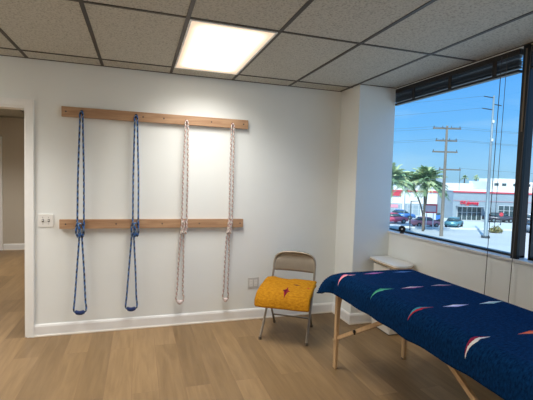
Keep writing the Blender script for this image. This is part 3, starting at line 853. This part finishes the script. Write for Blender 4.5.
# ---- far buildings over the roofs
FARW = mat('far_white', (.82,.80,.77), .8, noise=.03)
t = at('far_building', 'white two-storey building with dark windows showing above the shop roof', 'building', 52, 92, G)
lb('wall', (0, 11, 0, 10, 0, 5.9), FARW, t); lb('upper_floor', (1.5, 6.5, 1, 8, 5.9, 6.6), FARW, t)
for x in (.8, 2.6, 5.2, 8.2): lb('window', (x, x+1.0, -.04, 0, 4.9, 5.5), DGLASS, t)
t = at('far_building', 'low white building with a green panel right of the mullion, above the shop roof', 'building', 66, 95, G)
lb('wall', (0, 16, 0, 10, 0, 6.0), FARW, t); lb('panel', (1.5, 4.0, -.05, 0, 4.8, 5.6), mat('teal_panel', (.05,.35,.30), .5), t)
t = at('far_building', 'long low white building just above the grey shop roof, left of the steel pole', 'building', 38, 100, G)
lb('wall', (0, 14, 0, 10, 0, 5.25), FARW, t); lb('roof_unit', (3, 5, 1, 3, 5.25, 5.9), STOREW, t)
t = at('far_building', 'white building seen between the palm and the wooden pole', 'building', 40, 84, G)
t.location = S(31, 84, G)
lb('wall', (0, 9, 0, 9, 0, 5.2), FARW, t); lb('roof_unit', (5, 7.2, 1, 3, 5.2, 6.1), STOREW, t)

# hills on the horizon
bm = bmesh.new(); random.seed(3); prev = None; ys = []
for i in range(61):
    s = -60 + 5*i; ys.append((s, 6.0+1.2*math.sin(i*.35)+random.uniform(-.4,.4)))
lo = [bm.verts.new(S(s, 240, G)) for s, z in ys]; hi = [bm.verts.new(S(s, 252, G+z-.2)) for s, z in ys]; bk = [bm.verts.new(S(s, 285, G)) for s, z in ys]
for i in range(60):
    bm.faces.new((lo[i], lo[i+1], hi[i+1], hi[i])); bm.faces.new((hi[i], hi[i+1], bk[i+1], bk[i]))
struct(link('ground_hills', bm, HILL))

# ---- trees
def leaf_ball(bm, c, r, n, size, seed):
    rnd = random.Random(seed)
    for _ in range(n):
        v = Vector((rnd.gauss(0,1), rnd.gauss(0,1), rnd.gauss(0,.8))).normalized()*r*rnd.uniform(.55,1)
        p = Vector(c)+v; a = Vector((rnd.uniform(-1,1), rnd.uniform(-1,1), rnd.uniform(-.6,.6))).normalized()*size; b = a.cross(Vector((rnd.uniform(-1,1), rnd.uniform(-1,1), 1))).normalized()*size*.6
        bm.faces.new([bm.verts.new(q) for q in (p-a, p-b, p+a, p+b)])
def palm(name, label, s, d, crown, r, n, seed, base=G, th=.12, up=.3, lean=(0,0), drop=True, mlist=(FROND, FRONDY), skirt=True, skl=1.3):
    rnd = random.Random(seed); t = at(name, label, 'palm tree', s, d, base)
    h = crown-base
    bm = bmesh.new(); tube(bm, spline([(0,0,0), (lean[0]*.3, lean[1]*.3, h*.5), (lean[0], lean[1], h)], 8), th, 12)
    bmesh.ops.recalc_face_normals(bm, faces=bm.faces); link('trunk', bm, TRUNK, t)
    if skirt:
        bm = bmesh.new(); disc(bm, (lean[0]*.8, lean[1]*.8, h-.1-skl/2), (0,0,1), th*1.25, skl, 12, th*2.3); link('dead_frond_skirt', bm, TRUNK, t)
    top = Vector((lean[0], lean[1], h))
    for gi, m in enumerate(mlist):
        bm = bmesh.new()
        for k in range(n):
            a = rnd.uniform(0, 2*PI); el = rnd.uniform(-.6, 1.45) if gi == 0 else rnd.uniform(-.1, 1.4)
            L_ = r*rnd.uniform(.75, 1.08); dirv = Vector((math.cos(a)*math.cos(el), math.sin(a)*math.cos(el), math.sin(el)))
            side = dirv.cross(Vector((0,0,1))).normalized(); prev = None; N = 7
            spn = []
            for i in range(N+1):
                q = i/N; spn.append(top + dirv*L_*q + Vector((0,0,-1))*r*.38*q*q)
            tube(bm, spn, [.018*(1-.7*i/N) for i in range(N+1)], 4)
            for i in range(2, N+1):
                q = i/N; p = spn[i]; tn = (spn[i]-spn[i-1]).normalized()
                for sg in (-1, 1):
                    for sub in (0, .5):
                        pp = p - (spn[i]-spn[i-1])*sub
                        lv = (side*sg*.75 + tn*.8 + Vector((0,0,-.35))).normalized()*r*.34*(1-.35*q)*rnd.uniform(.8,1.15); wv = tn*r*.028
                        bm.faces.new([bm.verts.new(x) for x in (pp-wv, pp+lv*.5-wv*.9, pp+lv, pp+lv*.5+wv*.9, pp+wv)])
        link('frond_crown', bm, m, t)
    return t
palm('palm_tree', 'feathery green palm with a dark trunk standing by the street left of the wooden pole', 16.4, 41, 1.75, 2.35, 40, 4, lean=(.1,0), skl=2.4)
palm('palm_tree', 'palm half hidden behind the corner column at the left end of the window', 12.0, 38.5, 1.7, 2.3, 34, 8)
t2 = palm('palm_tree', 'smaller green palm whose fronds overlap the left side of the street palm', 17.2, 42.6, 1.75, 1.9, 34, 11, th=.08, skirt=False, lean=(-1.75,.2))
for s, d, c, r_, sd, lab in ((56.3,113,3.3,1.4,21,'tiny distant palm above the shop roof, left of its pair'), (59.6,113,3.5,1.5,22,'tiny distant palm above the shop roof, right of its pair')):
    palm('palm_tree', lab, s, d, c, r_, 9, sd, th=.16, skirt=False)
def bush(name, label, s, d, r, base, m, seed, n=380, zc=.7, cat='bush', sq=1):
    t = at(name, label, cat, s, d, base); bm = bmesh.new(); leaf_ball(bm, (0,0,r*zc), r, n, r*.17, seed)
    leaf_ball(bm, (r*.8*sq,0,r*zc*.7), r*.7, n//2, r*.17, seed+1); leaf_ball(bm, (-r*.8*sq,0,r*zc*.75), r*.75, n//2, r*.17, seed+2)
    link('foliage', bm, m, t); bm = bmesh.new(); tube(bm, [(0,0,0), (0,0,r*zc)], r*.08, 8); link('stem', bm, TRUNK, t); return t
bush('bush', 'dry yellow-green bush near the kerb between the steel pole and the mullion', 24.3, 41.5, .48, G, BUSHM, 5)
bush('tree', 'dark rounded tree on the horizon left of the far pair of palms', 48.2, 114, 2.3, G+3.2, TREEM, 15, cat='tree').location.z = G+3.0
bush('tree', 'dark rounded tree on the horizon between palm and wooden pole', 33.4, 79, 1.7, G, TREEM, 17, cat='tree').location.z = G+2.9
for o_ in [o for o in bpy.data.objects if o.name.startswith('tree') and o.parent is None]:
    dz = o_.location.z - G
    for ch in o_.children:
        if ch.name.startswith('stem'):
            for v in ch.data.vertices:
                if v.co.z < .05: v.co.z = -dz

# ---- utility poles
t = thing('utility_pole', 'wooden utility pole with several crossarms rising beside the palm', 'utility pole', (28.45, 26.6, G))
bm = bmesh.new(); tube(bm, [(0,0,0), (0,0,5), (0,0,10.45)], [.17,.14,.10], 12); link('pole', bm, POLEW, t)
def arm(parent, z, x0, x1, m=POLEW, ins=4, rot=SANG):
    bm = bmesh.new(); box(bm, x0, x1, -.06, .06, z-.07, z+.07)
    a = link('crossarm', bm, m, parent); a.rotation_euler = (0,0,rot)
    for k in range(ins):
        bm = bmesh.new(); xx = x0+.08+(x1-x0-.16)*k/max(1,ins-1); disc(bm, (xx,0,z+.15), (0,0,1), .045, .16, 8, .03); link('insulator', bm, DARKM, a)
arm(t, 10.2, -1.3, 1.3); arm(t, 9.05, -1.0, 1.0); arm(t, 8.0, -1.25, 1.1, ins=3); arm(t, 6.35, -.55, 1.5, ins=2)
bm = bmesh.new(); tube(bm, [(1.45*SB.x,1.45*SB.y,6.3), (1.45*SB.x,1.45*SB.y,4.4)], .02, 6); link('drop_cable', bm, WIRE, t)
t = thing('utility_pole', 'tall pale steel utility pole near the window mullion', 'utility pole', (32.2, 25.05, G))
bm = bmesh.new(); tube(bm, [(0,0,0), (0,0,6), (0,0,13.3)], [.18,.13,.08], 14); link('pole', bm, POLES, t)
bm = bmesh.new(); disc(bm, (0,0,.1), (0,0,1), .38, .2, 16); link('base_plate', bm, DARKM, t)
for z, x0, x1 in ((13.1,-.9,.05), (12.0,-1.0,.05), (12.4,0,.75)):
    bm = bmesh.new(); tube(bm, [(x0 if x0 < -.1 else 0,0,z+.12), (0 if x0 < -.1 else x1,0,z)], .045, 6); a = link('davit_arm', bm, DARKM, t); a.rotation_euler = (0,0,SANG)
for z in (9.2, 10.9): 
    bm = bmesh.new(); box(bm, -.07,.07,-.22,-.06,z-.12,z+.12); a = link('junction_box', bm, STOREL, t); a.rotation_euler = (0,0,SANG)
t = at('lamp_post', 'thin dark post with a short arm standing left of the street palm', 'post', 15.2, 41.5)
bm = bmesh.new(); tube(bm, [(0,0,0), (0,0,3.1)], .055, 8); link('pole', bm, DARKM, t)
bm = bmesh.new(); tube(bm, [(0,0,3.05), (.75,0,3.1)], .035, 8); link('arm', bm, DARKM, t)
t = at('lamp_post', 'thin grey lamp post rising behind the parked cars at the left end of the window', 'post', 17.35, 49.6, GP)
bm = bmesh.new(); tube(bm, [(0,0,0), (0,0,4.4)], .045, 8); link('pole', bm, POLES, t); bm = bmesh.new(); box(bm, -.05,.35,-.08,.08,4.38,4.48); link('lamp_head', bm, POLES, t)

# wires
def wire(a, b, sag, label, r=.011):
    a, b = Vector(a), Vector(b); pts = []
    for i in range(25):
        q = i/24; p = a.lerp(b, q); p.z -= sag*4*q*(1-q); pts.append(p)
    o = tubeobj('power_line', pts, r, WIRE, None, 5); tag(o, label, 'power line', 'power lines across the sky'); return o
WP = Vector((28.45, 26.6, 0)); SP = Vector((32.2, 25.05, 0)); B3 = Vector((SB.x, SB.y, 0)); A3 = Vector((SA.x, SA.y, 0))
WL = 'thin dark power line crossing the blue sky outside the window'
for off, z in ((-1.2, 6.85), (1.2, 6.85), (-.9, 5.7), (.9, 5.7)):
    p = WP+B3*off+Vector((0,0,z)); wire(p, p - B3*55 + A3*6, 1.2, WL); wire(p, p + B3*40 - A3*4, .9, WL)
for off, z in ((-.9, 9.75), (-1.0, 8.65)):
    p = SP+B3*off+Vector((0,0,z)); wire(p, p - B3*60 + A3*8 + Vector((0,0,-2.0)), 1.2, WL)
p = WP+B3*1.5+Vector((0,0,3.0)); wire(p, p + B3*40, .5, WL)

# ---- signs
t = at('lot_sign', 'red and white sign board on two posts between palm trunk and wooden pole', 'sign', 17.9, 43.2)
lb('post', (-.35, -.28, -.04, .04, 0, 2.3), STOREL, t); lb('post', (.40, .47, -.04, .04, 0, 2.3), STOREL, t)
lb('board', (-.45, .80, -.05, .03, 1.75, 2.75), mat('sign_pale', (.62,.50,.56), .5), t)
bm = bmesh.new()
box(bm, -.45,.80,-.07,-.05,2.58,2.75); box(bm, -.45,.80,-.07,-.05,1.75,1.90); box(bm, .68,.80,-.07,-.05,1.90,2.58); link('border', bm, REDP, t)
t = at('street_sign', 'small red sign on a post in the parking lot left of the mullion', 'sign', 29.2, 49, GP)
lb('post', (-.03,.03,-.03,.03,0,1.3), DARKM, t); bm = bmesh.new(); disc(bm, (0,-.05,1.35), (0,1,0), .26, .04, 8); link('plate', bm, REDP, t)

# ---- vehicles
def car(label, s, d, col, rot, roofcol=None, sc=.86, name='car', base=GP, cat='car'):
    t = at(name, label, cat, s, d, base, rot)
    m = mat('car_paint', col, .3, .2)
    L_, W2 = 2.2*sc, .88*sc
    prof = [(-L_,.35), (-L_,.85), (-L_*.62,.95), (-L_*.38,1.42), (L_*.30,1.45), (L_*.62,.98), (L_*.97,.84), (L_,.35)]
    low = [(-L_,.30), (-L_,.80), (-L_*.93,.92), (-L_*.60,.97), (L_*.58,.98), (L_*.95,.80), (L_,.62), (L_,.30)]
    def ext(poly, w, m_, nm, top=1.0):
        bm = bmesh.new(); a = [bm.verts.new((x, -w*(1 if z < 1.0 else top), z*sc)) for x, z in poly]; b = [bm.verts.new((x, w*(1 if z < 1.0 else top), z*sc)) for x, z in poly]
        n = len(poly); bm.faces.new(a); bm.faces.new(b[::-1])
        for i in range(n): bm.faces.new((a[i], b[i], b[(i+1)%n], a[(i+1)%n]))
        bmesh.ops.recalc_face_normals(bm, faces=bm.faces); bmesh.ops.bevel(bm, geom=list(bm.edges), offset=.04, segments=2, affect='EDGES'); return link(nm, bm, m_, t, True)
    ext(low, W2, m, 'body')
    ext([(-L_*.66,.95), (-L_*.42,1.38), (L_*.28,1.40), (L_*.58,.95)], W2*.95, DGLASS, 'cabin_glass', .82)
    ext([(-L_*.43,1.36), (-L_*.40,1.44), (L_*.26,1.46), (L_*.30,1.36)], W2*.80, mat('roof_paint', roofcol or col, .3, .1), 'roof', 1)
    for x in (-L_*.62, L_*.62):
        for y in (-W2+.06, W2-.06):
            bm = bmesh.new(); disc(bm, (x, y, .33*sc), (0,1,0), .33*sc, .2, 18); wl = link('wheel', bm, TYRE, t)
            bm = bmesh.new(); disc(bm, (x, y+(-.105 if y < 0 else .105), .33*sc), (0,1,0), .18*sc, .01, 12); link('hubcap', bm, POLES, wl)
    return t
car('red parked car nearest the corner column in the lot', 15.2, 47.6, (.62,.10,.16), .35)
car('dark green parked car behind the red one at the left end of the lot', 14.2, 53.2, (.04,.13,.10), .2)
car('blue parked car right of the red one in the lot', 18.3, 53.6, (.05,.16,.40), -.3)
car('pink-red parked car half behind the thin dark post', 18.2, 45.0, (.60,.22,.26), .1, sc=.75)
car('teal parked car near the palm trunk', 21.8, 45.6, (.10,.28,.33), .9, sc=.75)
car('dark parked car with a white roof just right of the window mullion', 35.6, 52.5, (.05,.07,.09), .15, (.8,.8,.8))
car('dark parked car in front of the shop between steel pole and mullion', 31.4, 53.2, (.07,.07,.09), .05)
car('grey car near the kerb at the right edge of the window', 29.8, 43.0, (.16,.22,.27), .2, base=G)
t = at('box_truck', 'small white box truck with a blue cab parked left of the wooden pole', 'truck', 20.5, 49.5, GP, .5); t.scale = (.72,.72,.72)
lb('cargo_box', (-1.3, .6, -.9, .9, .55, 2.3), STOREL, t, .03); lb('chassis', (-1.3, 2.2, -.7, .7, .35, .55), DARKM, t)
bm = bmesh.new(); box(bm, .65, 2.2, -.85, .85, .55, 1.35, bevel=.06); lb2 = link('cab', bm, mat('truck_blue', (.06,.22,.62), .35), t)
bm = bmesh.new(); box(bm, .75, 1.9, -.78, .78, 1.35, 1.75, bevel=.06); link('cab_glass', bm, DGLASS, t)
for x in (-.8, 1.5):
    for y in (-.8, .8):
        bm = bmesh.new(); disc(bm, (x, y, .36), (0,1,0), .36, .22, 16); link('wheel', bm, TYRE, t)


# ------------------------------------------------------------------ world and camera
w = bpy.data.worlds.new('sky'); SC.world = w; w.use_nodes = True; nt = w.node_tree; L = nt.links.new
bg = nt.nodes['Background']
tc = nt.nodes.new('ShaderNodeTexCoord'); sp = nt.nodes.new('ShaderNodeSeparateXYZ'); L(tc.outputs['Generated'], sp.inputs[0])
rp = nt.nodes.new('ShaderNodeValToRGB'); e = rp.color_ramp.elements
e[0].position = .0; e[0].color = (.34,.55,.72,1); e[1].position = .75; e[1].color = (.45,.85,1.6,1)
for p, c in ((.05,(.30,.57,.86,1)), (.13,(.17,.47,.90,1)), (.30,(.10,.37,.90,1)), (.45,(.16,.48,1.1,1))):
    q = e.new(p); q.color = c
L(sp.outputs['Z'], rp.inputs['Fac'])
mp = nt.nodes.new('ShaderNodeMapping'); mp.inputs['Scale'].default_value = (2, 2, 11); L(tc.outputs['Generated'], mp.inputs[0])
n = nt.nodes.new('ShaderNodeTexNoise'); n.inputs['Scale'].default_value = 2.0; n.inputs['Detail'].default_value = 5; L(mp.outputs[0], n.inputs['Vector'])
cr = nt.nodes.new('ShaderNodeValToRGB'); cr.color_ramp.elements[0].position = .48; cr.color_ramp.elements[1].position = .80
cr.color_ramp.elements[0].color = (0,0,0,1); cr.color_ramp.elements[1].color = (.45,.45,.45,1); L(n.outputs['Fac'], cr.inputs['Fac'])
mx = nt.nodes.new('ShaderNodeMix'); mx.data_type = 'RGBA'; mx.inputs[7].default_value = (.55,.72,.86,1)
L(cr.outputs['Color'], mx.inputs['Factor']); L(rp.outputs['Color'], mx.inputs[6]); L(mx.outputs[2], bg.inputs['Color'])
bg.inputs['Strength'].default_value = 1.0

sun = bpy.data.lights.new('sun', 'SUN'); sun.energy = 5.0; sun.angle = .01; sun.color = (1,.96,.88)
so = bpy.data.objects.new('sun', sun); COL.objects.link(so)
so.rotation_euler = Vector((.42, .48, -.77)).to_track_quat('-Z', 'Y').to_euler()

cam = bpy.data.cameras.new('camera'); co = bpy.data.objects.new('camera', cam); COL.objects.link(co)
F, YAW, PIT, ROL = 395.57, .3123, -.0548, .0304
cam.sensor_width = 36; cam.lens = F/533*36; cam.sensor_fit = 'HORIZONTAL'; cam.clip_end = 1500; cam.clip_start = .05
fw = Vector((math.sin(YAW)*math.cos(PIT), math.cos(YAW)*math.cos(PIT), math.sin(PIT)))
r = Vector((math.cos(YAW), -math.sin(YAW), 0)); u = r.cross(fw)
r2 = r*math.cos(ROL)+u*math.sin(ROL); u2 = -r*math.sin(ROL)+u*math.cos(ROL)
M = Matrix((( r2.x, u2.x, -fw.x, .9423), (r2.y, u2.y, -fw.y, -3.9961), (r2.z, u2.z, -fw.z, 1.5044), (0,0,0,1)))
co.matrix_world = M
SC.camera = co
SC.view_settings.view_transform = 'Standard'; SC.view_settings.look = 'None'
SC.view_settings.exposure = 0.25; SC.view_settings.gamma = 1.0; SC.view_settings.use_curve_mapping = False
SC.cycles.max_bounces = 10; SC.cycles.diffuse_bounces = 6
